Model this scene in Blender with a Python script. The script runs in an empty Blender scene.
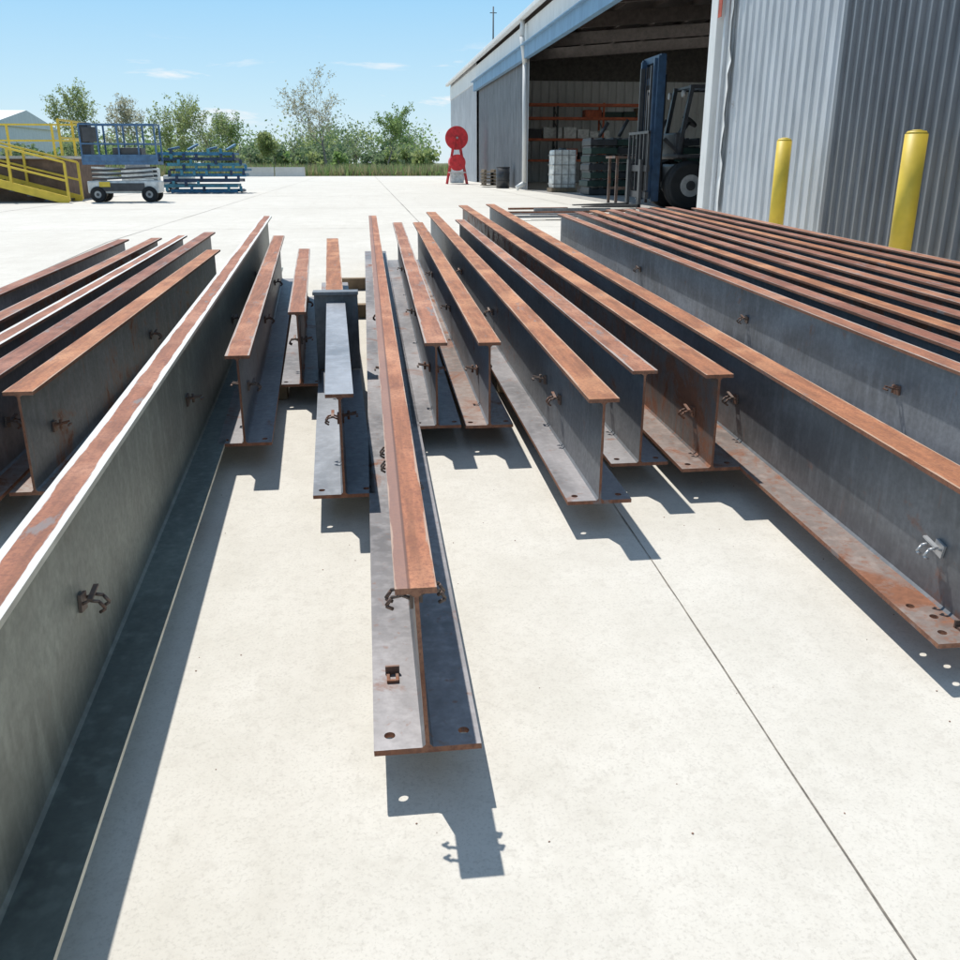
import bpy, bmesh, math, random
from mathutils import Vector, Matrix
random.seed(7)
S=bpy.context.scene
S.view_settings.view_transform='Standard'; S.view_settings.look='None'; S.view_settings.exposure=0
COL=S.collection
SLOPE=0.03; YB=14.0; ZU=SLOPE*YB
def gz(y): return SLOPE*y if y<YB else ZU

# ---------------------------------------------------------------- materials
def newmat(name):
    m=bpy.data.materials.new(name); m.use_nodes=True
    nt=m.node_tree; b=nt.nodes['Principled BSDF']
    return m,nt,b
def N(nt,t,**k):
    n=nt.nodes.new(t)
    for a,v in k.items(): setattr(n,a,v)
    return n
def noise(nt,vec,scale,detail=6,rough=.6,dist=0):
    n=N(nt,'ShaderNodeTexNoise'); n.inputs['Scale'].default_value=scale
    n.inputs['Detail'].default_value=detail; n.inputs['Roughness'].default_value=rough
    n.inputs['Distortion'].default_value=dist
    if vec is not None: nt.links.new(vec,n.inputs['Vector'])
    return n.outputs['Fac']
def ramp(nt,fac,stops):
    r=N(nt,'ShaderNodeValToRGB'); e=r.color_ramp.elements
    while len(e)<len(stops): e.new(.5)
    for i,(p,c) in enumerate(stops):
        e[i].position=p
        e[i].color=(c,c,c,1) if not isinstance(c,(tuple,list)) else (c[0],c[1],c[2],1)
    nt.links.new(fac,r.inputs['Fac']); return r.outputs['Color']
def mix(nt,f,a,b,mode='MIX'):
    m=N(nt,'ShaderNodeMix',data_type='RGBA',blend_type=mode)
    for s,v in ((0,f),(6,a),(7,b)):
        if hasattr(v,'is_linked'): nt.links.new(v,m.inputs[s])
        else:
            m.inputs[s].default_value = v if s==0 else (v[0],v[1],v[2],1)
    return m.outputs[2]
def coords(nt,scale=(1,1,1),kind='Object'):
    t=N(nt,'ShaderNodeTexCoord'); mp=N(nt,'ShaderNodeMapping'); mp.inputs['Scale'].default_value=scale
    nt.links.new(t.outputs[kind],mp.inputs['Vector']); return mp.outputs['Vector']
def bump(nt,b,h,strength,dist=.01):
    n=N(nt,'ShaderNodeBump'); n.inputs['Strength'].default_value=strength; n.inputs['Distance'].default_value=dist
    nt.links.new(h,n.inputs['Height']); nt.links.new(n.outputs['Normal'],b.inputs['Normal'])
def math_(nt,op,a,b=None):
    m=N(nt,'ShaderNodeMath',operation=op)
    for i,v in enumerate((a,b)):
        if v is None: continue
        if hasattr(v,'is_linked'): nt.links.new(v,m.inputs[i])
        else: m.inputs[i].default_value=v
    return m.outputs[0]

def simple(name,col,rough=.6,metal=0,var=.25,scale=6):
    m,nt,b=newmat(name)
    v=coords(nt); f=noise(nt,v,scale,2)
    c=mix(nt,ramp(nt,f,[(.3,0),(.7,1)]),[x*(1-var) for x in col],[min(1,x*(1+var)) for x in col])
    nt.links.new(c,b.inputs['Base Color']); b.inputs['Roughness'].default_value=rough; b.inputs['Metallic'].default_value=metal
    return m

def steel(name,base,rust=.5,metal=.25,rough=.42,light=1.7):
    m,nt,b=newmat(name)
    v=coords(nt,(1,.35,1)); v2=coords(nt,(3,3,.6)); v3=coords(nt,(1,1,1))
    big=noise(nt,v,2.6,4,.62,.5); fine=noise(nt,v3,40,2,.7); st=noise(nt,v2,6,2,.6)
    c=mix(nt,ramp(nt,big,[(.34,0),(.66,1)]),[x*.62 for x in base],[x*light*.85 for x in base])
    c=mix(nt,ramp(nt,st,[(.48,0),(.75,.55)]),c,[x*light for x in base])
    c=mix(nt,ramp(nt,fine,[(.35,.0),(.7,.3)]),c,[x*.48 for x in base])
    rn=noise(nt,v3,3.1,6,.72,.6)
    rf=ramp(nt,rn,[(rust,0),(rust+.12,1)])
    run=noise(nt,coords(nt,(9,9,.9)),3.5,2,.6)
    rf=math_(nt,'MAXIMUM',rf,ramp(nt,run,[(rust+.07,0),(rust+.2,.65)]))
    rc=mix(nt,fine,(.12,.05,.028),(.32,.13,.065))
    c=mix(nt,rf,c,rc)
    nt.links.new(c,b.inputs['Base Color'])
    nt.links.new(ramp(nt,rf,[(0,metal),(1,0)]),b.inputs['Metallic'])
    r=math_(nt,'ADD',math_(nt,'MULTIPLY',fine,.25),math_(nt,'ADD',math_(nt,'MULTIPLY',big,.25),rough-.2))
    nt.links.new(math_(nt,'MAXIMUM',r,math_(nt,'MULTIPLY',rf,.85)),b.inputs['Roughness'])
    bump(nt,b,fine,.2,.002)
    return m

def rusttop(name,edge=.8,edgecol=(.33,.32,.31),dark=.5,tint=(.36,.135,.062),patch=.60,split=None):
    m,nt,b=newmat(name)
    uv=N(nt,'ShaderNodeTexCoord').outputs['UV']
    sep=N(nt,'ShaderNodeSeparateXYZ'); nt.links.new(uv,sep.inputs[0])
    v=coords(nt,(6,.5,1)); v3=coords(nt)
    st=noise(nt,v,5,4,.68); fine=noise(nt,v3,75,3,.8); big=noise(nt,v3,2.3,2,.6,.5); med=noise(nt,coords(nt,(1.6,.7,1)),16,4,.7,.5)
    a=ramp(nt,st,[(.36,0),(.62,1)])
    c=mix(nt,a,[x*dark for x in tint],tint)
    c=mix(nt,ramp(nt,big,[(.48,0),(.68,.75)]),c,[tint[0]*1.4,tint[1]*1.75,tint[2]*2.0])
    c=mix(nt,ramp(nt,med,[(.54,0),(.66,.5)]),c,[tint[0]*.5,tint[1]*.45,tint[2]*.55])
    c=mix(nt,ramp(nt,fine,[(.46,0),(.68,.65)]),c,[tint[0]*.4,tint[1]*.38,tint[2]*.5])
    pn=noise(nt,coords(nt,(3,.8,1)),4,5,.7)
    c=mix(nt,ramp(nt,pn,[(patch,0),(patch+.06,.8)]),c,(.20,.18,.175))
    if split is not None:
        sv=math_(nt,'ADD',sep.outputs[1],math_(nt,'MULTIPLY',math_(nt,'SUBTRACT',st,.5),.35))
        c=mix(nt,ramp(nt,math_(nt,'ADD',math_(nt,'MULTIPLY',sv,.5),.5),[(split,.75),(split+.04,0)]),c,(.25,.155,.13))
        c=mix(nt,ramp(nt,math_(nt,'ABSOLUTE',math_(nt,'SUBTRACT',math_(nt,'ADD',math_(nt,'MULTIPLY',sep.outputs[1],.5),.5),split)),[(.02,.7),(.05,0)]),c,(.09,.04,.03))
    ab=math_(nt,'ABSOLUTE',sep.outputs[1])
    e=math_(nt,'ADD',ab,math_(nt,'MULTIPLY',math_(nt,'SUBTRACT',st,.5),.6))
    ef=ramp(nt,e,[(edge,0),(min(1,edge+.05),1)])
    if edge<1: c=mix(nt,ef,c,edgecol)
    nt.links.new(c,b.inputs['Base Color']); b.inputs['Roughness'].default_value=.78
    bump(nt,b,fine,.45,.002)
    return m
M={}
M['top']=rusttop('rusted_flange_top',.90,(.44,.29,.20),.55,(.43,.165,.070),.62)
M['topC']=rusttop('rusted_flange_top_banded',.93,(.42,.29,.22),.6,(.43,.165,.08),.66,.34)
M['topB']=rusttop('rusted_flange_top_worn',.82,(.38,.31,.27),.55,(.40,.16,.083),.59)
M['topL']=rusttop('rusted_flange_bright_edges',.60,(.62,.62,.59),.62,(.37,.145,.078),.59)
M['topD']=rusttop('rusted_flange_dark',.88,(.28,.21,.18),.5,(.31,.115,.065),.59)
M['topG']=steel('grey_flange_top',(.30,.315,.34),.64,.3,.45,1.3)
M['edge']=rusttop('rusted_edge',2.0,dark=.6,tint=(.28,.115,.06))
M['edgeL']=simple('sunlit_steel_edge',(.54,.53,.45),.5,.1,.2)  # unrusted grey-green edge, sunlit brightness put into its colour
M['web']=steel('mill_scale_steel',(.155,.162,.17),.60)
M['webC']=steel('mill_scale_steel_centre',(.15,.15,.155),.54)
M['webR']=steel('mill_scale_steel_rusty',(.155,.14,.13),.45)
M['webG']=steel('green_grey_steel',(.25,.27,.232),.65,.2,.42,1.35)
M['webB']=steel('blue_grey_steel',(.205,.222,.245),.62,.3,.42)
M['fl']=steel('flange_steel',(.25,.235,.235),.57,.2,.45)
M['flR']=steel('flange_steel_rusty',(.25,.20,.175),.49,.15,.5)
M['flG']=steel('green_flange_steel',(.15,.175,.155),.66,.25,.45)
M['clip']=steel('clip_steel',(.15,.11,.09),.5,.3,.5)
M['clipB']=simple('galvanised_clip',(.42,.42,.42),.4,.4)

# ---------------------------------------------------------------- mesh builder (plain lists)
class MB:
    def __init__(s): s.v=[]; s.f=[]; s.m=[]; s.sm=[]; s.mats=[]
    def mi(s,m):
        if m not in s.mats: s.mats.append(m)
        return s.mats.index(m)
    def add(s,vs,fs,mi,smooth=False):
        o=len(s.v); s.v.extend(vs)
        for f in fs:
            s.f.append([o+k for k in f]); s.m.append(mi); s.sm.append(smooth and len(f)==4)
    def box(s,c,d,m,rot=None,bev=0):
        c=Vector(c); h=Vector(d)/2; i=s.mi(m)
        if bev:
            bev=min(bev,min(d)*.3); bm=bmesh.new(); bmesh.ops.create_cube(bm,size=1)
            bmesh.ops.transform(bm,matrix=Matrix.Diagonal((d[0],d[1],d[2],1)),verts=bm.verts)
            bmesh.ops.bevel(bm,geom=bm.edges[:],offset=bev,segments=2,affect='EDGES',profile=.6)
            bm.verts.index_update()
            vs=[v.co.copy() for v in bm.verts]; fs=[[v.index for v in f.verts] for f in bm.faces]; bm.free()
        else:
            vs=[Vector((x*h.x,y*h.y,z*h.z)) for x in (-1,1) for y in (-1,1) for z in (-1,1)]
            fs=[(0,1,3,2),(4,6,7,5),(0,4,5,1),(2,3,7,6),(0,2,6,4),(1,5,7,3)]
        if rot: vs=[rot@v for v in vs]
        s.add([v+c for v in vs],fs,i)
    def bar(s,p0,p1,w,h,m):
        p0=Vector(p0);p1=Vector(p1);d=p1-p0
        s.box((p0+p1)/2,(w,d.length,h),m,d.to_track_quat('Y','Z').to_matrix())
    def cyl(s,p0,p1,r,m,seg=12,r2=None,cap=True):
        p0=Vector(p0);p1=Vector(p1);d=(p1-p0).normalized(); r2=r if r2 is None else r2
        a=d.orthogonal().normalized(); b=d.cross(a)
        vs=[]
        for p,rr in ((p0,r),(p1,r2)):
            for k in range(seg):
                t=2*math.pi*k/seg; vs.append(p+(a*math.cos(t)+b*math.sin(t))*rr)
        fs=[(k,(k+1)%seg,seg+(k+1)%seg,seg+k) for k in range(seg)]
        i=s.mi(m)
        o=len(s.v); s.v.extend(vs)
        for f in fs: s.f.append([o+k for k in f]); s.m.append(i); s.sm.append(True)
        if cap:
            s.f.append([o+k for k in range(seg)][::-1]); s.m.append(i); s.sm.append(False)
            s.f.append([o+seg+k for k in range(seg)]); s.m.append(i); s.sm.append(False)
    def poly(s,pts,m): s.add([Vector(p) for p in pts],[list(range(len(pts)))],s.mi(m))
    def prism(s,prof,x0,x1,m,axis='X'):
        def P(a,b,t): return Vector((t,a,b) if axis=='X' else ((a,t,b) if axis=='Y' else (a,b,t)))
        n=len(prof); ar=sum(prof[k][0]*prof[(k+1)%n][1]-prof[(k+1)%n][0]*prof[k][1] for k in range(n))
        if (ar<0)!=(axis=='Y'): prof=prof[::-1]
        vs=[P(a,b,x0) for a,b in prof]+[P(a,b,x1) for a,b in prof]
        fs=[list(range(n))[::-1],list(range(n,2*n))]+[(k,(k+1)%n,n+(k+1)%n,n+k) for k in range(n)]
        s.add(vs,fs,s.mi(m))
    def done(s,name,parent=None,loc=None,rotz=0):
        me=bpy.data.meshes.new(name); me.from_pydata([tuple(v) for v in s.v],[],s.f)
        for m in s.mats: me.materials.append(m)
        me.polygons.foreach_set('material_index',s.m); me.polygons.foreach_set('use_smooth',s.sm); me.update()
        o=bpy.data.objects.new(name,me); COL.objects.link(o)
        if parent: o.parent=parent
        if loc: o.location=loc
        o.rotation_euler[2]=rotz
        return o
def empty(name):
    e=bpy.data.objects.new(name,None); COL.objects.link(e); return e

# ---------------------------------------------------------------- steel beams
def clip(mb,x,y,z,side,kind,m,L=.055):
    s=side
    R=Matrix.Rotation(random.uniform(-.25,.25),3,'X')
    mb.box((x+s*.006,y,z),(.008,.045,.045),m,R)
    if kind==0:
        for dy in (-.014,.014): mb.box((x+s*(.01+L/2),y+dy,z+.012),(L,.009,.006),m,Matrix.Rotation(-s*.2,3,'Y'))
        mb.box((x+s*(.012+L),y,z+.005),(.009,.037,.007),m)
        mb.cyl((x+s*.03,y,z-.012),(x+s*.03,y,z+.028),.006,m,8)
    else:
        p=[(0,0),(.03,.012),(.06,.004),(.075,-.022),(.055,-.035)]
        for dy in (-.016,.022):
            for (a0,b0),(a1,b1) in zip(p,p[1:]):
                mb.cyl((x+s*(.008+a0*L/.075),y+dy,z+b0*.75),(x+s*(.008+a1*L/.075),y+dy+.004,z+b1*.75),.0045,m,6)
        mb.bar((x+s*.03,y-.02,z+.012),(x+s*.03,y+.045,z+.024),.013,.006,m)

def beam(xa,ya,xb,yb,H=.43,bw=.125,tw=.055,web='web',fl='fl',top='top',z0=.12,lean=0,holes=True,clips=((-1,.35),),seed=0,tabs=(),edge='edge',clipm='clip'):
    random.seed(seed or int(abs(xa)*1000)+int(ya*10))
    ft=.015; tt=.015; w=.005; fi=.008
    prof=[(-bw,0),(bw,0),(bw,ft),(w+fi,ft),(w,ft+fi),(w,H-tt-fi),(w+fi,H-tt),(tw,H-tt),(tw,H),(-tw,H),(-tw,H-tt),(-w-fi,H-tt),(-w,H-tt-fi),(-w,ft+fi),(-w-fi,ft),(-bw,ft)]
    bm=bmesh.new()
    L=yb-ya; X=lambda y: xa+(xb-xa)*(y-ya)/L
    def P(a,b,y): return (X(y)+a+lean*b/H, y, gz(y)+z0+b)
    rings=[[bm.verts.new(P(a,b,y)) for a,b in prof] for y in (ya,yb)]
    n=len(prof)
    kind=[1,3,1,2,2,2,2,3,0,3,2,2,2,2,1,3]
    r0,r1=rings
    for k in range(n):
        f=bm.faces.new([r0[k],r0[(k+1)%n],r1[(k+1)%n],r1[k]]); f.material_index=kind[k]
    f=bm.faces.new(r0[::-1]); f.material_index=3
    f=bm.faces.new(r1); f.material_index=3
    bmesh.ops.recalc_face_normals(bm,faces=bm.faces)
    me=bpy.data.meshes.new('steel_beam'); bm.to_mesh(me); bm.free()
    base=[M[top],M[fl],M[web],M[edge]]
    for m in base: me.materials.append(m)
    ob=bpy.data.objects.new('steel_beam',me); COL.objects.link(ob)
    if holes:
        cb=MB()
        hp=[(-.09,.055),(.09,.055)] if holes is True else holes
        for hx,hy in hp:
            y=ya+hy; p=P(hx,0,y)
            cb.cyl((p[0],p[1],p[2]-.05),(p[0],p[1],p[2]+.06),.0135,M[edge],16)
        c=cb.done('cut')
        md=ob.modifiers.new('b','BOOLEAN'); md.operation='DIFFERENCE'; md.object=c; md.solver='EXACT'
        dg=bpy.context.evaluated_depsgraph_get()
        me2=bpy.data.meshes.new_from_object(ob.evaluated_get(dg))
        ob.modifiers.clear(); ob.data=me2; me=me2
        bpy.data.objects.remove(c)
    mats=[m for m in me.materials if m]
    mb=MB(); mb.mats=mats if mats else base[:]
    mb.v=[v.co.copy() for v in me.vertices]; mb.f=[list(p.vertices) for p in me.polygons]; mb.m=[p.material_index for p in me.polygons]; mb.sm=[False]*len(mb.f)
    for i,cp in enumerate(clips):
        sd,d=cp[0],cp[1]; y=ya+d
        fz=cp[2] if len(cp)>2 else random.uniform(.42,.52)
        if y<yb-.2:
            clip(mb,X(y)+sd*w+lean*fz,y,gz(y)+z0+H*fz,sd,random.choice((0,1,1)),M[clipm] if i==0 else M['clip'])
    m=M['clip']
    for hx,hy in tabs:
        y=ya+hy;zf=gz(y)+z0+ft; x=X(y)+hx
        mb.box((x-.012,y,zf+.004),(.008,.045,.008),m); mb.box((x+.012,y,zf+.004),(.008,.045,.008),m)
        mb.box((x,y-.020,zf+.004),(.030,.008,.007),m); mb.box((x,y+.022,zf+.012),(.038,.007,.026),m)
    bpy.data.objects.remove(ob)
    o=mb.done('steel_beam'); me=o.data
    uv=me.uv_layers.new(name='UVMap')
    for lp in me.loops:
        co=me.vertices[lp.vertex_index].co; zz=co.z-gz(co.y)-z0
        uv.data[lp.index].uv=(co.y,(co.x-X(co.y)-lean*zz/H)/tw)
    return o

def cl(*ds,sides=(-1,1)):
    return tuple((s,d) for d in ds for s in sides)
beam(-.665,-.6,-1.02,10.1,H=.55,bw=.13,tw=.05,web='webG',fl='flG',top='topL',edge='edgeL',holes=False,clips=((1,2.75),(1,4.6),(1,6.6),(1,8.6)))
beam(-.60,4.15,-.84,9.3,top='topB',web='web',clips=cl(.35,2.,3.6))
beam(-.40,5.2,-.53,8.2,tw=.05,bw=.115,top='topB',web='webR',clips=cl(.35,1.6))
beam(-.125,3.45,-.19,5.5,bw=.125,tw=.055,web='webB',fl='topG',top='topG',clips=cl(.45,1.5))
beam(-.20,5.62,-.31,9.0,top='top',web='webB',fl='fl',holes=False,clips=cl(1.))
beam(.10,1.81,.12,11.45,H=.435,bw=.128,tw=.047,lean=-.02,top='topC',web='webC',fl='fl',clips=((-1,.05,.9),(1,.07,.9),(1,1.2),(-1,1.4),(-1,1.55),(1,2.6),(-1,2.9),(-1,4.4),(1,4.3)),tabs=((-.075,.30),))
beam(.32,4.32,.37,10.6,bw=.12,top='topB',web='webB',fl='fl',clips=cl(.4,2.,4))
beam(.58,4.3,.60,10.6,bw=.12,top='top',web='webB',fl='flR',clips=cl(.45,2.1,3.9))
beam(.885,3.27,.85,12.0,bw=.13,tw=.06,top='top',web='web',fl='fl',clips=((-1,.75),(-1,1.1),(-1,3),(-1,5),(1,.6)))
beam(1.17,3.68,1.11,10.9,bw=.13,tw=.055,top='topB',web='web',fl='fl',clips=cl(.5,2.2,4))
beam(1.465,3.58,1.38,13.1,bw=.135,tw=.06,top='top',web='webR',fl='flR',clips=((-1,.25),(1,.2),(-1,2),(-1,4)))
beam(1.725,2.1,1.79,13.3,bw=.14,tw=.06,top='top',web='web',fl='flR',holes=((-.095,.22),(-.06,.15),(-.09,.06)),clips=((-1,.25),(-1,1.9),(-1,4),(-1,6.3)),tabs=((-.02,.06),),clipm='clipB')
beam(2.58,1.6,2.47,11.6,top='topB',web='webB',fl='fl',holes=False,clips=((-1,2.4),(-1,4.2),(-1,6.6)))
for i,(x,xb,y) in enumerate([(2.83,2.76,11.9),(3.08,3.0,12.1),(3.36,3.25,12.2),(3.64,3.5,12.3),(3.92,3.75,12.5),(4.2,3.95,12.5),(4.5,4.2,12.6),(4.8,4.5,12.4)]):
    beam(x,2.5,xb,y,bw=.11,top=['topD','top','topD','topB'][i%4],web=['web','webR'][i%2],fl='flR',holes=False,clips=((-1,3.5),(-1,6)))
beam(-1.37,3.62,-1.30,8.2,bw=.10,tw=.057,top='top',web='webC',fl='flR',holes=False,clips=cl(.3,2.1))
beam(-1.59,3.3,-1.56,9.7,bw=.10,tw=.055,top='topD',web='web',fl='flR',holes=False,clips=cl(.7,2.4))
beam(-1.80,3.3,-1.78,9.4,bw=.10,tw=.05,top='topL',web='web',fl='flR',holes=False,clips=cl(.9))
beam(-2.02,3.6,-1.98,9.2,bw=.10,tw=.05,top='topB',web='webR',fl='flR',holes=False,clips=cl(1.))
beam(-2.36,3.5,-2.26,9.1,bw=.12,tw=.05,top='topD',web='webB',fl='flR',holes=False,clips=cl(3.))
beam(-3.15,4.5,-3.05,7.7,bw=.12,tw=.05,top='topD',web='webR',fl='flR',holes=False,clips=())

mb=MB(); mb.box((-.19,5.56,SLOPE*5.56+.36),(.26,.022,.46),M['web'],bev=.003); mb.box((-.19,5.54,SLOPE*5.56+.60),(.27,.10,.02),M['web'],bev=.003); mb.done('steel_end_plate')

wood=simple('weathered_timber',(.22,.16,.10),.85,0,.35,9)
def dun(x0,x1,y):
    mb=MB(); mb.box(((x0+x1)/2,y,gz(y)+.058),(x1-x0,.10,.116),wood,bev=.004); mb.done('timber_sleeper')
dun(-2.5,.9,7.9); dun(-.3,2.1,9.4); dun(1.5,5.0,10.8); dun(2.3,5.0,5.5); dun(-2.5,-1.2,5.2)
dun(1.36,1.88,5.2); dun(.78,1.28,5.4); dun(-.7,-.5,5.4)
for x,y in ((.105,4.6),(.105,7.2),(-.14,4.6),(-.8,3.4),(-.72,.9),(.34,5.6),(.59,5.7)):
    dun(x-.06,x+.06,y)
mb=MB(); random.seed(21)
for k in range(9):
    x=random.uniform(3.6,5.6); y=random.uniform(18.3,21.5); L=random.uniform(1.2,2.6); a=random.uniform(-.12,.12)
    mb.box((x,y,ZU+.02+.013*k),(L,.12,.02+.02*(k%3)),M['edge'] if k%2 else M['web'],Matrix.Rotation(a,3,'Z'))
mb.done('loose_flat_bars')
mb=MB(); random.seed(31); grit=simple('rust_grit',(.22,.13,.09),.9)
for k in range(160):
    y=random.uniform(1.6,8); x=random.choice((-.5,.1,.35,.9,1.2,1.5,1.75,2.2))+random.gauss(0,.16); s=random.uniform(.0008,.0022)
    mb.box((x,y,gz(y)+s*.4),(s*2,s*random.uniform(1,2.4),s),grit,Matrix.Rotation(random.uniform(0,3),3,'Z'))
mb.done('rust_grit')

# ---------------------------------------------------------------- ground
def conc():
    m,nt,b=newmat('concrete')
    v=coords(nt); big=noise(nt,v,.35,3,.6,.3); mid=noise(nt,v,3.5,5,.68); fine=noise(nt,v,120,2,.7); st=noise(nt,coords(nt,(2.5,.25,1)),1.5,3,.65); sand=noise(nt,v,26,4,.75)
    c=mix(nt,ramp(nt,big,[(.3,0),(.7,1)]),(.595,.56,.49),(.67,.635,.565))
    c=mix(nt,ramp(nt,mid,[(.35,.5),(.6,0)]),c,(.525,.49,.42))
    c=mix(nt,ramp(nt,st,[(.52,0),(.8,.4)]),c,(.50,.46,.39))
    c=mix(nt,ramp(nt,sand,[(.32,.4),(.5,0)]),c,(.465,.43,.37))
    c=mix(nt,ramp(nt,fine,[(.3,.5),(.48,0)]),c,(.43,.40,.345))
    nt.links.new(c,b.inputs['Base Color']); b.inputs['Roughness'].default_value=.85
    bump(nt,b,sand,.35,.004)
    return m
M['conc']=conc()
def grass():
    m,nt,b=newmat('field_grass'); v=coords(nt)
    c=mix(nt,ramp(nt,noise(nt,v,.15,4,.7),[(.35,0),(.65,1)]),(.09,.12,.04),(.19,.17,.08))
    nt.links.new(c,b.inputs['Base Color']); b.inputs['Roughness'].default_value=.95; return m
M['grass']=grass()
def sheet(name,x0,x1,ys,dz,mat):
    mb=MB(); vs=[]
    for a in ys: vs+= [Vector((x0,a,gz(a)+dz)),Vector((x1,a,gz(a)+dz))]
    mb.add(vs,[(2*k,2*k+1,2*k+3,2*k+2) for k in range(len(ys)-1)],mb.mi(mat))
    return mb.done(name)
sheet('ground',-3000,3000,[-60,14,4000],-.03,M['grass'])
sheet('concrete_yard',-70,60,[-30,14,84],0,M['conc'])
joint=simple('joint_sealant',(.20,.175,.145),.9,0,.4,30)
def jline(p0,p1,w):
    mb=MB(); n=60; prev=None; off=0
    dx=p1[0]-p0[0];dy=p1[1]-p0[1];L=math.hypot(dx,dy);nx,ny=-dy/L,dx/L
    ts=sorted([i/n for i in range(n+1)]+([ (YB-p0[1])/dy ] if dy and 0<(YB-p0[1])/dy<1 else []))
    for t in ts:
        off=off*.8+random.uniform(-.0015,.0015); ww=w*random.uniform(.55,1.2)/2
        x=p0[0]+dx*t+nx*off; y=p0[1]+dy*t+ny*off
        cur=((x+nx*ww,y+ny*ww,gz(y)+.003),(x-nx*ww,y-ny*ww,gz(y)+.003))
        if prev: mb.poly([prev[0],prev[1],cur[1],cur[0]],joint)
        prev=cur
    mb.done('expansion_joint')
for a,b_,w in (((.985,-2),(1.04,6),.0045),((1.04,6),(1.05,13.9),.006),((1.05,14),(1.05,84),.02),((-3.7,-2),(-3.7,84),.012),((-8.4,5),(-8.4,84),.02),((-30,16.5),(6.5,16.5),.015),((-40,24),(6.5,24),.02),((-40,33),(6.5,33),.03),((-40,45),(6.5,45),.04),((-40,60),(6.5,60),.05),((5.6,4),(5.6,84),.015)):
    jline(a,b_,w)

# ---------------------------------------------------------------- building
def galv(name,c0,c1,rough=.5,metal=.25,dirt=.35):
    m,nt,b=newmat(name)
    v=coords(nt,(1,1,.25)); f=noise(nt,v,2.2,3,.65,.3); g=noise(nt,coords(nt,(4,4,.5)),3,3,.7)
    c=mix(nt,ramp(nt,f,[(.3,0),(.7,1)]),c0,c1)
    c=mix(nt,ramp(nt,g,[(.5,0),(.8,dirt)]),c,[x*.45 for x in c0])
    c=mix(nt,ramp(nt,noise(nt,coords(nt),1.1,5,.75),[(.66,0),(.72,.5)]),c,(.25,.14,.09))
    nt.links.new(c,b.inputs['Base Color']); b.inputs['Roughness'].default_value=rough; b.inputs['Metallic'].default_value=metal
    return m
M['wallL']=galv('light_metal_cladding',(.47,.48,.49),(.61,.62,.63))
M['wallD']=galv('grey_metal_cladding',(.18,.185,.195),(.26,.265,.275),.42,.3)
M['white']=galv('white_painted_trim',(.70,.69,.66),(.82,.81,.78),.5,0,.3)
M['blue']=galv('blue_painted_track',(.14,.26,.40),(.20,.36,.52),.5,0,.3)
M['inner']=galv('interior_cladding',(.58,.58,.55),(.70,.69,.66),.7,0)
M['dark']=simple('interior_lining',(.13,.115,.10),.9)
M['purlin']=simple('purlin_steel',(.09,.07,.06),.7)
M['redpaint']=simple('red_primer',(.45,.09,.05),.7)
M['yellow']=simple('yellow_safety_paint',(.74,.52,.05),.5,0,.12,4)
def corr(name,p0,p1,z0,z1,pitch,depth,mat,parent,out=(-1,0)):
    mb=MB(); p0=Vector(p0);p1=Vector(p1);L=(p1-p0).length;d=(p1-p0)/L;o=Vector(out)
    n=int(L/pitch); pts=[]
    for i in range(n):
        b=i*pitch
        for a,h in ((0,0),(.62,0),(.70,1),(.85,1),(.93,0)): pts.append((b+a*pitch,h*depth))
    pts.append((L,0)); vs=[]
    for s,h in pts:
        q=p0+d*s+o*h; vs+=[Vector((q.x,q.y,z0)),Vector((q.x,q.y,z1))]
    mb.add(vs,[(2*k,2*k+1,2*k+3,2*k+2) for k in range(len(pts)-1)],mb.mi(mat))
    return mb.done(name,parent)
def tmat():
    m,nt,b=newmat('added_fill_panel'); tr=N(nt,'ShaderNodeBsdfTranslucent'); tr.inputs['Color'].default_value=(.75,.75,.69,1)
    mx=N(nt,'ShaderNodeMixShader'); mx.inputs[0].default_value=.8
    f=noise(nt,coords(nt),1.5,2); nt.links.new(mix(nt,f,(.5,.5,.46),(.7,.7,.64)),b.inputs['Base Color'])
    nt.links.new(b.outputs[0],mx.inputs[1]); nt.links.new(tr.outputs[0],mx.inputs[2]); nt.links.new(mx.outputs[0],nt.nodes['Material Output'].inputs['Surface']); return m
M['sky']=tmat()  # translucent roof panel, added to brighten the interior end wall
B=empty('metal_warehouse')
XB=6.75; ZF=ZU; EV=7.0; YF=72; YN=-8; XD=27
def rz(x,e): return EV+e+(x-XB+.35)*.0855
corr('front_wall_light',(XB,12.9),(XB,17.75),-.3,EV-.05,.28,.03,M['wallL'],B)
corr('sliding_door',(XB-.16,6.0),(XB-.16,12.95),gz(8)+.03,6.3,.22,.05,M['wallD'],B)
corr('front_wall_near',(XB,YN),(XB,12.88),-.3,EV-.05,.30,.035,M['wallL'],B)
corr('sliding_door_far',(XB+.12,39.3),(XB+.12,56),ZF,5.5,.40,.05,M['wallD'],B)
corr('front_wall_far',(XB,56.2),(XB,YF),ZF,EV-.05,.45,.05,M['wallL'],B)
corr('interior_end_wall',(XB+.4,56),(XD-.2,56),ZF,6.0,.5,.05,M['inner'],B,(0,-1))
mb=MB()
zb=8.7
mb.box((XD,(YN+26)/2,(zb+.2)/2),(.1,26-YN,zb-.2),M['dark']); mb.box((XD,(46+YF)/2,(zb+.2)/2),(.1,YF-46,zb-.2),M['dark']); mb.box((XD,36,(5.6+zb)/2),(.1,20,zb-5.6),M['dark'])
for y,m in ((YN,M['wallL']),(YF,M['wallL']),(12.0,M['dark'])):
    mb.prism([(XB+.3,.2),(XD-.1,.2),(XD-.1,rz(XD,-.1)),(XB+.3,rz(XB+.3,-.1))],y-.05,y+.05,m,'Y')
mb.prism([(XB+.3,6.0),(XD-.1,6.0),(XD-.1,rz(XD,-.1)),(XB+.3,rz(XB+.3,-.1))],55.95,56.2,M['dark'],'Y')
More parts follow.
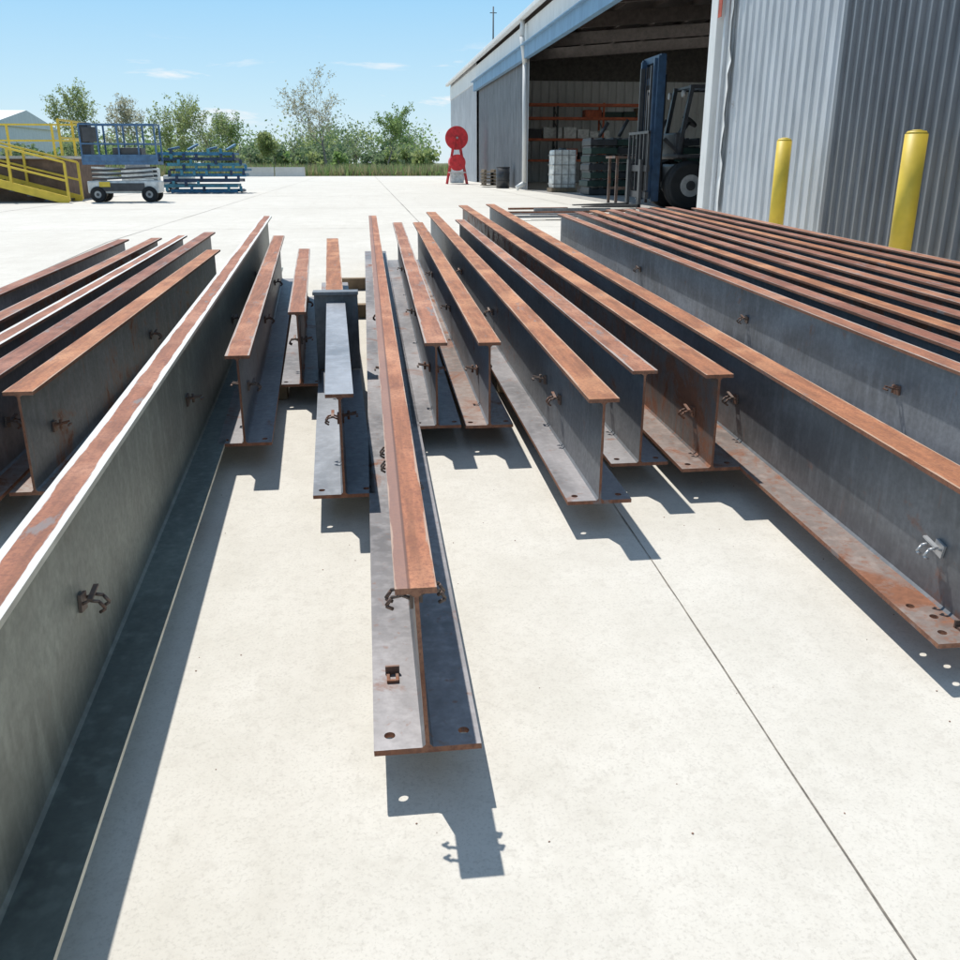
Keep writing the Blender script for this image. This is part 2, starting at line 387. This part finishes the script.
mb.done('side_and_back_walls',B)
mb=MB()
def roofstrip(y0,y1,m,x0=XB-.35,x1=XD+.3):
    mb.poly([(x0,y0,rz(x0,0)),(x1,y0,rz(x1,0)),(x1,y1,rz(x1,0)),(x0,y1,rz(x0,0))],m)
sk=[(34,35.5),(41.5,43.5),(48.5,50.5)]  # roof strips for the added panels that let fill light in
y=YN-.3
for a,b_ in sk:
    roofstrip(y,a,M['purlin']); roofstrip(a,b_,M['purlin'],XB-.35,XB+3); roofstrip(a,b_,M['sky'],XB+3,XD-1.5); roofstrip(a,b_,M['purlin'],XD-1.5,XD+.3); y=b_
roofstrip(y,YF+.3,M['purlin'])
mb.done('roof',B)
mb=MB()
for y in range(14,56,6):
    mb.bar((XB+.1,y,EV-.45),(XD-.1,y,EV+1.15),.2,.5,M['purlin'])
for k in range(1,12):
    x=XB+k*1.6; mb.box((x,34,rz(x,-.15)),(.08,43.6,.18),M['purlin'])
for y in (44,50):
    mb.box((XB+.75,y,(ZF+EV)/2-.3),(.14,.16,EV-ZF-.6),M['wallL'])
mb.done('roof_frame',B)
mb=MB()
mb.box((XB-.02,(17.5+YF)/2,6.30),(.10,YF-17.5,.86),M['white'])
mb.box((XB-.30,(YN+YF)/2,6.90),(.22,YF-YN,.18),M['white'],bev=.03)
mb.done('fascia_and_gutter',B)
mb=MB(); mb.box((XB-.12,(17.3+56)/2,5.63),(.20,56-17.3,.46),M['blue']); mb.box((XB-.20,(17.3+56)/2,5.876),(.34,56-17.3,.03),M['blue']); mb.done('door_track',B)
mb=MB()
mb.box((XB-.06,17.9,3.3),(.22,.34,6.4),M['white'],bev=.01)
mb.box((XB-.10,17.45,3.3),(.05,.10,6.4),M['wallL'])
mb.box((XB-.19,17.55,4.75),(.012,.16,1.5),M['redpaint'])
mb.box((XB+.05,12.93,3),(.30,.09,6.6),M['wallD'])
random.seed(3); pv=None
for k in range(24):
    z=.6+k*.22; q=(XB-.06-random.uniform(0,.06),17.15+random.uniform(-.05,.05),z); r=(XB-.055,17.38,z)
    if pv: mb.poly([pv[0],pv[1],r,q],M['white'])
    pv=(q,r)
mb.done('door_jamb',B)
mb=MB()
mb.cyl((XB-.22,39,6.85),(XB-.30,38.7,6.2),.10,M['white'],10); mb.cyl((XB-.30,38.7,6.2),(XB-.16,38.7,5.2),.10,M['white'],10)
mb.cyl((XB-.16,38.7,5.25),(XB-.12,38.7,ZF+.3),.10,M['white'],10); mb.cyl((XB-.12,38.7,ZF+.3),(XB-.45,38.6,ZF+.1),.10,M['white'],10)
mb.done('downspout',B)
mb=MB(); mb.box((16.9,33,ZF-.05),(20,44,.12),simple('shop_floor',(.34,.32,.29),.8)); mb.done('floor_slab',B)

for x,y,r in ((6.05,13.2,.105),(6.05,9.9,.12)):
    mb=MB(); z=gz(y); mb.cyl((x,y,z-.1),(x,y,1.80),r,M['yellow'],28)
    mb.cyl((x,y,1.80),(x,y,1.83),r,M['yellow'],28,r*.8); mb.cyl((x,y,1.83),(x,y,1.845),r*.8,M['yellow'],28,r*.3); mb.done('bollard')

# ---------------------------------------------------------------- forklift
black=simple('black_rubber',(.018,.018,.018),.8); dgrey=simple('dark_machine_paint',(.05,.05,.052),.45); fblue=simple('mast_blue_paint',(.03,.065,.12),.45)
hub=simple('wheel_hub',(.35,.34,.32),.5); cw=simple('counterweight_grey',(.2,.2,.2),.5)
def wheel(mb,c,r,w,ax='Y'):
    c=Vector(c); d=Vector((0,w/2,0)) if ax=='Y' else Vector((w/2,0,0))
    mb.cyl(c-d*.8,c+d*.8,r,black,32); mb.cyl(c-d,c-d*.8,r*.86,black,32,r); mb.cyl(c+d*.8,c+d,r,black,32,r*.86)
    mb.cyl(c-d*1.03,c+d*1.03,r*.45,hub,20); mb.cyl(c-d*1.12,c+d*1.12,r*.2,dgrey,12)
mb=MB()
for y in (-.75,.75):
    wheel(mb,(.75,y,.56),.56,.42); wheel(mb,(2.75,y,.45),.45,.34)
mb.box((1.75,0,.75),(2.5,1.1,.6),dgrey,bev=.06)
mb.prism([(2.5,.35),(3.5,.4),(3.65,.7),(3.6,1.35),(3.2,1.55),(2.3,1.6)],-.75,.75,cw,'Y')
mb.box((2.2,0,1.3),(.9,1.3,.55),dgrey,bev=.05); mb.box((1.75,0,1.6),(.5,.55,.14),black,bev=.04); mb.box((2.0,0,1.9),(.14,.5,.5),black,bev=.04)
mb.box((.75,.0,1.22),(.7,1.7,.08),dgrey,bev=.02); mb.box((.55,0,1.45),(.25,1.1,.6),dgrey,bev=.04)
mb.cyl((.75,0,1.7),(.95,0,2.0),.03,black); mb.cyl((.94,0,2.0),(.97,0,2.04),.2,black,20)
for y in (-.6,.6):
    mb.bar((.5,y,1.2),(.75,y,2.75),.09,.09,dgrey); mb.bar((2.5,y,1.5),(2.25,y,2.75),.09,.09,dgrey); mb.bar((.7,y,2.75),(2.35,y,2.75),.08,.08,dgrey)
for k in range(9): mb.box((.8+k*.18,0,2.76),(.05,1.2,.05),dgrey)
for y in (-.62,.62):
    s=1 if y>0 else -1
    mb.box((-.02,y,1.8),(.18,.09,3.2),fblue); mb.box((-.10,y-s*.12,1.8),(.14,.08,3.1),fblue); mb.box((-.16,y-s*.22,1.75),(.10,.06,2.9),dgrey)
    mb.cyl((.1,y-s*.1,.4),(.1,y-s*.1,3.0),.05,dgrey); mb.cyl((.1,y-s*.1,2.5),(.1,y-s*.1,3.3),.03,hub)
    mb.bar((.15,y,1.6),(1.0,y*.8,.9),.08,.08,dgrey)
for z in (.35,1.2,2.2,2.9,3.36): mb.box((0,0,z),(.12,1.34,.14),fblue)
mb.cyl((-.08,0,.4),(-.08,0,2.7),.07,dgrey)
for y in (-.08,.08): mb.box((-.15,y,2.0),(.02,.03,2.4),black)
for z in (.35,.95): mb.box((-.28,0,z),(.08,1.7,.14),dgrey)
for y in (-.8,-.45,-.15,.15,.45,.8): mb.box((-.28,y,1.1),(.05,.05,1.3),dgrey)
mb.box((-.28,0,1.75),(.06,1.65,.06),dgrey)
for y in (-.5,.5):
    mb.box((-.36,y,.6),(.07,.16,1.1),dgrey); mb.prism([(-.36,.05),(-1.75,.07),(-1.75,.09),(-.36,.13)],y-.08,y+.08,dgrey,'Y')
mb.cyl((2.3,.55,1.5),(2.3,.55,2.9),.05,black)
for y in (-.5,.5): mb.cyl((.62,y,2.6),(.55,y,2.6),.08,hub)
mb.done('forklift',None,(6.95,22.6,ZF+.012))

orange=simple('rack_orange',(.50,.12,.05),.6); green=simple('dark_green_paint',(.025,.05,.038),.6); wht=simple('white_tank',(.68,.68,.64),.5)
mb=MB()
for x in (0,2.6,5.2,7.8):
    for y in (0,1.0):
        mb.box((x,y,2.1),(.1,.08,4.2),orange if x!=2.6 else dgrey)
    for k in range(6): mb.bar((x,0,.4+k*.6),(x,1,.9+k*.6),.04,.04,dgrey)
for z in (1.2,2.3,3.4,4.1):
    for y in (0,1.0): mb.box((3.9,y-.06,z),(7.8,.06,.12),orange)
random.seed(5)
for z in (1.26,2.36,3.46):
    x=.3
    while x<7.3:
        w=random.uniform(.5,1.2); h=random.uniform(.25,.6)
        if random.random()<.5: mb.box((x+w/2,.5,z+h/2+.01),(w*.9,.7,h),random.choice([wood,dgrey,wht,orange,green]),bev=.02)
        x+=w
mb.done('pallet_rack',None,(8.2,52.5,ZF+.012))
mb=MB()
for k in range(7):
    for j in range(4):
        mb.box((j*1.0+random.uniform(-.05,.05),random.uniform(-.1,.1),.12+k*.27),(.94,1.3,.2),green if (k+j)%3 else dgrey,bev=.02)
        for a in (-.4,0,.4): mb.box((j*1.0+a,0,.24+k*.27),(.1,1.2,.06),dgrey)
for j in range(5): mb.cyl((j*.7,0,1.95),(j*.7+.3,0,2.4+.1*(j%2)),.06,dgrey,8)
mb.done('stacked_green_crates',None,(8.3,33,ZF+.012))
mb=MB()
mb.box((0,0,.85),(.9,.9,1.4),wht,bev=.08); mb.box((0,0,.08),(1,1,.14),wood)
for k in range(4):
    mb.box((0,-.47,.3+k*.35),(.96,.02,.03),hub); mb.box((-.47,0,.3+k*.35),(.02,.96,.03),hub); mb.box((-.4+k*.27,-.47,.85),(.03,.02,1.4),hub)
mb.cyl((0,0,1.55),(0,0,1.62),.15,dgrey)
mb.done('liquid_tote',None,(7.75,36.5,ZF+.012))
mb=MB()
for x in (0,1.1):
    for y in (0,.8): mb.box((x,y,.6),(.07,.07,1.2),M['clip'])
mb.box((.55,.4,1.22),(1.3,1,.06),M['clip']); mb.box((.55,0,.4),(1.1,.05,.06),M['clip']); mb.box((.55,.8,.4),(1.1,.05,.06),M['clip'])
mb.done('steel_work_table',None,(6.95,25.5,ZF+.012))
mb=MB(); random.seed(9)
for k in range(5):
    mb.box((0,0,.07+k*.15),(1.1,1.3,.03),wood)
    for a in (0,.45,-.45): mb.box((a,0,.13+k*.15),(.1,1.2,.1),wood)
mb.done('pallet_stack',None,(6.2,45,ZF+.01))
mb=MB(); mb.cyl((0,0,0),(0,0,.9),.3,dgrey,20)
for z in (.3,.6,.88): mb.cyl((0,0,z),(0,0,z+.03),.315,dgrey,20)
mb.done('oil_drum',None,(6.3,42.5,ZF+.01))
red=simple('red_paint',(.60,.025,.03),.4)
mb=MB()
mb.cyl((0,-.12,2.35),(0,.12,2.35),.3,red,28); mb.cyl((0,-.22,2.35),(0,-.16,2.35),.6,red,32); mb.cyl((0,.16,2.35),(0,.22,2.35),.6,red,32); mb.cyl((0,-.3,2.35),(0,.3,2.35),.06,hub)
for s in (-1,1):
    mb.bar((s*.55,-.3,0),(s*.1,-.3,2.35),.08,.08,red); mb.bar((s*.55,.3,0),(s*.1,.3,2.35),.08,.08,red)
mb.cyl((0,-.6,1.1),(0,.6,1.1),.42,red,24); mb.box((0,0,.6),(.9,.8,.06),wht); mb.box((0,0,.3),(.7,.7,.5),wht,bev=.05)
mb.done('hose_reel_stand',None,(5.1,51.5,ZF))

# ---------------------------------------------------------------- left background
lblue=simple('lift_blue_paint',(.07,.15,.26),.5)
mb=MB()
mb.box((0,0,.42),(2.0,.75,.34),wht,bev=.04); mb.box((0,-.4,.42),(1.2,.04,.22),dgrey); mb.box((-.5,-.42,.5),(.3,.03,.14),M['yellow'])
for x in (-.72,.72):
    for y in (-.36,.36): wheel(mb,(x,y,.22),.22,.16)
for k in range(3):
    z=.62+k*.12
    for y in (-.3,.3):
        mb.bar((-.85,y,z),(.85,y,z+.1),.05,.05,dgrey); mb.bar((-.85,y+.03,z+.1),(.85,y+.03,z),.05,.05,wht)
mb.box((0,0,1.08),(2.1,.78,.09),lblue); mb.box((0,-.375,1.22),(2.1,.02,.18),lblue)
for z in (1.6,2.12):
    for y in (-.37,.37): mb.box((0,y,z),(2.1,.04,.04),lblue)
    for x in (-1.03,1.03): mb.box((x,0,z),(.04,.69,.04),lblue)
for x in (-1.03,-.55,0,.55,1.03):
    for y in (-.37,.37): mb.box((x,y,1.6),(.045,.045,1.04),lblue)
mb.box((-.75,-.30,1.85),(.4,.2,.4),dgrey,bev=.02); mb.box((.2,0,1.3),(.8,.6,.4),dgrey,bev=.02); mb.box((-.95,0,1.7),(.25,.4,.95),dgrey,bev=.02)
mb.done('scissor_lift',None,(-6.9,28.9,ZF))
sblue=simple('frame_blue_paint',(.025,.15,.27),.5); teal=simple('frame_teal_paint',(.05,.21,.28),.5); nav=simple('frame_navy_paint',(.015,.04,.09),.5)
mb=MB(); random.seed(11)
for k in range(8):
    z=.08+k*.19; a=random.uniform(-.22,.22); mm=(sblue,teal,nav,sblue)[k%4]; q=Matrix.Rotation(random.uniform(-.06,.06),3,'Z')
    for y in (-.6,.6): mb.box((a,y,z),(2.9-random.uniform(0,.5),.09,.11),mm,q)
    for j in range(7): mb.box((a-1.35+j*.45,0,z),(.07,1.25,.08),random.choice((mm,nav)),q)
    for j in range(0,7):
        if random.random()<.7: mb.box((a-1.35+j*.45,-.67,z+.09),(.10,.06,.18),random.choice((mm,nav,teal)))
for j in range(4): mb.bar((-1.2+j*.7,-.5,1.55),(-1.0+j*.7,.5,1.65+.1*(j%2)),.07,.07,sblue)
mb.done('stacked_blue_frames',None,(-5.9,37.2,ZF))
mb=MB()
mb.box((0,0,.55),(1.3,1.,.7),wht,bev=.06); mb.box((1.4,.3,.4),(1.1,.9,.45),wht,bev=.05); mb.box((-.1,0,1.0),(.8,.8,.25),hub,bev=.05)
for x in (-.4,.4,1.3): wheel(mb,(x,-.5,.2),.2,.12)
mb.done('generator_trailer',None,(-8.7,39,ZF))
brown=simple('dock_brown',(.17,.11,.075),.85)
D=empty('loading_dock')
mb=MB(); mb.box((-14.0,32.0,ZF+.6),(10.4,4.5,1.2),brown); mb.box((-14.0,32,ZF+1.24),(10.6,4.7,.08),M['conc']); mb.done('platform',D)
mb=MB(); n=9
for k in range(n): mb.box((-12.6+k*.47,29.0,ZF+1.2-(k+.5)*1.2/n),(.46,1.3,.05),dgrey)
for y in (28.35,29.65): mb.bar((-12.9,y,ZF+1.25),(-8.4,y,ZF+.05),.06,.22,M['yellow'])
mb.done('steps',D)
mb=MB()
def rail(p0,p1,n,h=1.05):
    p0=Vector(p0);p1=Vector(p1)
    for hh in (h,h*.52): mb.bar(p0+Vector((0,0,hh)),p1+Vector((0,0,hh)),.055,.055,M['yellow'])
    for k in range(n+1):
        q=p0.lerp(p1,k/n); mb.box((q.x,q.y,q.z+h/2),(.065,.065,h),M['yellow'])
rail((-12.9,28.35,ZF+1.2),(-8.4,28.35,ZF+.05),3); rail((-12.9,29.65,ZF+1.2),(-8.4,29.65,ZF+.05),3)
rail((-19,29.8,ZF+1.25),(-12.9,29.8,ZF+1.25),4); rail((-19,34.1,ZF+1.25),(-8.9,34.1,ZF+1.25),7); rail((-8.9,30,ZF+1.25),(-8.9,34.1,ZF+1.25),3)
mb.done('railings',D)
mb=MB()
mb.box((0,0,3),(50,30,6),M['white']); mb.prism([(-15,6),(15,6),(0,8.4)],-25.3,25.3,M['white'],'X')
for k in range(5): mb.box((-18+k*9,-15.03,2),(3.5,.1,4),M['wallL'])
mb.box((0,-15.1,5.9),(50.5,.3,.3),M['blue'])
mb.done('distant_white_warehouse',None,(-74,150,ZF))
mb=MB()
for k in range(2): mb.prism([(-.4,0),(.4,0),(.25,.3),(.12,.75),(-.12,.75),(-.25,.3)],k*2.6,k*2.6+2.5,M['conc'],'X')
mb.done('concrete_barrier',None,(-10,83,ZF))
mb=MB(); mb.cyl((0,0,0),(0,0,27),.2,dgrey,10,.12); mb.box((0,0,26),(1.2,.12,.12),dgrey); mb.done('utility_pole',None,(24,175,ZF))

# ---------------------------------------------------------------- vegetation
bark=simple('bark',(.22,.19,.16),.9)
def leafmat(name,c0,c1):
    m,nt,b=newmat(name)
    f=noise(nt,coords(nt),1.2,2,.6); c=mix(nt,ramp(nt,f,[(.35,0),(.65,1)]),c0,c1)
    nt.links.new(c,b.inputs['Base Color']); b.inputs['Roughness'].default_value=.7
    tr=N(nt,'ShaderNodeBsdfTranslucent'); nt.links.new(c,tr.inputs['Color']); mx=N(nt,'ShaderNodeMixShader'); mx.inputs[0].default_value=.5
    nt.links.new(b.outputs[0],mx.inputs[1]); nt.links.new(tr.outputs[0],mx.inputs[2]); nt.links.new(mx.outputs[0],nt.nodes['Material Output'].inputs['Surface'])
    return m
LF={'pale':leafmat('pale_bud_leaves',(.42,.41,.27),(.55,.52,.36)),'green':leafmat('spring_leaves',(.19,.31,.09),(.30,.40,.15)),'yel':leafmat('yellow_green_leaves',(.28,.36,.12),(.38,.43,.19)),'dist':leafmat('hazed_distant_leaves',(.16,.24,.12),(.25,.31,.17))}  # aerial haze put into the far treeline's leaf colour
def rv(r): return Vector((r.gauss(0,1),r.gauss(0,1),r.gauss(0,1)))
def leaf(mb,p,s,r,i):
    a=rv(r).normalized(); b=a.cross(rv(r)).normalized()
    a=a*s;b=b*s*.6
    o=len(mb.v); mb.v.extend((p-a-b*.3,p+b,p+a+b*.2,p-b)); mb.f.append([o,o+1,o+2,o+3]); mb.m.append(i); mb.sm.append(False)
def tree(name,x,y,h,w,mat,dens=1.0,seed=1,stems=1,ls=.12):
    r=random.Random(seed); mb=MB(); bi=mb.mi(bark); li=mb.mi(LF[mat])
    def branch(p,d,L,rad,lev):
        segs=3; q=p
        for k in range(segs):
            d=(d+rv(r)*.12+Vector((0,0,.05))).normalized(); q2=q+d*(L/segs); r0=rad*(1-.22*k); r1=rad*(1-.22*(k+1))
            mb.cyl(q,q2,max(.012,r0),bark,5 if lev<3 else 3,max(.010,r1),False)
            if k>0 or lev>0:
                for _ in range(0 if lev>=4 else (2 if k==segs-1 or lev<2 else (1 if lev<3 or r.random()<.5 else 0))): sub(q2,d,L,r1,lev)
            if lev>=3:
                for _ in range(int(3*dens+r.random())): leaf(mb,q.lerp(q2,r.random())+rv(r)*.15,ls*r.uniform(.6,1.4),r,li)
            q=q2
    def sub(p,d,L,rad,lev):
        side=rv(r); side=(side-d*side.dot(d)).normalized()
        nd=(d*r.uniform(.6,1.1)+side*r.uniform(.5,1.0)*w/h*1.25+Vector((0,0,.12))).normalized()
        branch(p,nd,L*r.uniform(.58,.78),rad*.55,lev+1)
    for s in range(stems):
        d=Vector((r.uniform(-.35,.35)*(stems>1),r.uniform(-.2,.2),1)).normalized()
        branch(Vector((r.uniform(-.3,.3)*(stems>1),0,0)),d,h*.33,h*.014,0)
    return mb.done(name,None,(x,y,ZF-.05))
def place(px,Y): return (px-360)/954*Y
tree('budding_tree',place(326,112),112,13.5,10,'pale',.55,3,1,.11)
tree('young_green_tree',place(386,120),120,10,6,'green',.9,8,1)
tree('young_green_tree',place(95,115),115,11.5,7,'yel',.9,12,1)
tree('budding_tree',place(148,118),118,11,7,'pale',.6,21,1)
tree('young_green_tree',place(215,112),112,10.5,7,'yel',.7,33,1)
tree('young_green_tree',place(240,120),120,9,6,'green',.7,52,1)
tree('young_green_tree',place(180,116),116,9,6,'yel',.7,63,1)
tree('young_green_tree',place(275,120),120,6.5,5,'yel',.9,41,1)

def distant(name,x0,x1,y0,y1,n,hmin,hmax,seed,cnt=190):
    r=random.Random(seed); mb=MB(); li=mb.mi(LF['dist']); l2=mb.mi(LF['yel']); l3=mb.mi(LF['green'])
    for _ in range(n):
        x=r.uniform(x0,x1);y=r.uniform(y0,y1);h=r.uniform(hmin,hmax); w=h*r.uniform(.35,.6)
        mb.cyl((x,y,0),(x,y,h*.6),.1,bark,4,.05,False)
        i=r.choice((li,li,l2,l3))
        cl_=[Vector((r.gauss(0,.45)*w,r.gauss(0,.45)*w,h*r.uniform(.2,.85))) for _ in range(9)]
        for c in cl_: mb.cyl((x,y,h*.2),Vector((x,y,0))+c,.05,bark,3,.02,False)
        for k in range(cnt):
            c=r.choice(cl_); p=Vector((x,y,0))+c+rv(r)*w*.24
            if p.z<.1: p.z=.3
            leaf(mb,p,r.uniform(.18,.42),r,i)
    mb.done(name,None,(0,0,ZF-.05))
distant('distant_treeline',-75,14,190,240,120,5,10.5,5)
distant('hedge_line',-60,9,126,142,95,1.6,4.2,6,170)
def tallgrass():
    r=random.Random(4); m=leafmat('dry_grass_blades',(.26,.24,.12),(.38,.34,.19)); mb=MB(); i=mb.mi(m); g=mb.mi(LF['green'])
    for _ in range(16000):
        y=85+abs(r.gauss(0,1))*9; x=r.uniform(-45,9); h=r.uniform(.4,1.2); a=r.uniform(0,3.14); dx=math.cos(a)*.07;dy=math.sin(a)*.07
        l=r.gauss(0,.2); o=len(mb.v)
        mb.v.extend((Vector((x-dx,y-dy,0)),Vector((x+dx,y+dy,0)),Vector((x+l,y+r.gauss(0,.2),h)))); mb.f.append([o,o+1,o+2]); mb.m.append(i if r.random()<.6 else g); mb.sm.append(False)
    mb.done('tall_grass',None,(0,0,ZF-.03))
tallgrass()

# ---------------------------------------------------------------- light, sky, camera
EL=math.radians(62); AZ=math.radians(-23)
w=bpy.data.worlds.new('World'); S.world=w; w.use_nodes=True; nt=w.node_tree
bg=nt.nodes['Background']; sky=nt.nodes.new('ShaderNodeTexSky'); sky.sky_type='NISHITA'; sky.sun_disc=False
sky.sun_elevation=EL; sky.sun_rotation=AZ; sky.air_density=1.0; sky.dust_density=.3; sky.ozone_density=2.5; sky.altitude=0
tc=nt.nodes.new('ShaderNodeTexCoord'); mp=nt.nodes.new('ShaderNodeMapping'); mp.inputs['Scale'].default_value=(1,1,5.5)
nt.links.new(tc.outputs['Generated'],mp.inputs['Vector'])
cf=noise(nt,mp.outputs['Vector'],8.5,5,.6,.4)
sep=nt.nodes.new('ShaderNodeSeparateXYZ'); nt.links.new(tc.outputs['Generated'],sep.inputs[0])
K=1/.12
grad=ramp(nt,sep.outputs[2],[(0,(.74,.88,.97)),(.06,(.56,.81,.97)),(.18,(.30,.65,.97)),(.45,(.24,.45,.76)),(1,(.28,.36,.50))])
gs=mix(nt,1.0,grad,(K,K,K),'MULTIPLY')
base=mix(nt,.88,sky.outputs['Color'],gs)
band=ramp(nt,sep.outputs[2],[(.02,0),(.05,1)]); band2=ramp(nt,sep.outputs[2],[(.08,1),(.12,0)])
cm=math_(nt,'MULTIPLY',math_(nt,'MULTIPLY',ramp(nt,cf,[(.58,0),(.68,.8)]),band),band2)
c=mix(nt,cm,base,(8.0,8.1,8.2))
nt.links.new(c,bg.inputs['Color']); bg.inputs['Strength'].default_value=.12
sl=bpy.data.lights.new('sun','SUN'); sl.energy=4.7; sl.angle=math.radians(.53); sl.color=(1,.97,.92)
so=bpy.data.objects.new('sun',sl); COL.objects.link(so)
dirv=Vector((math.sin(AZ)*math.cos(EL),math.cos(AZ)*math.cos(EL),math.sin(EL)))
so.rotation_euler=dirv.to_track_quat('Z','Y').to_euler(); so.location=dirv*50

cd=bpy.data.cameras.new('camera'); cd.sensor_width=36; cd.lens=33.75; cd.clip_start=.05; cd.clip_end=6000
co=bpy.data.objects.new('camera',cd); COL.objects.link(co); co.location=(0,0,1.5)
co.rotation_euler=(math.radians(90-19.4),0,math.radians(-7.05)); S.camera=co
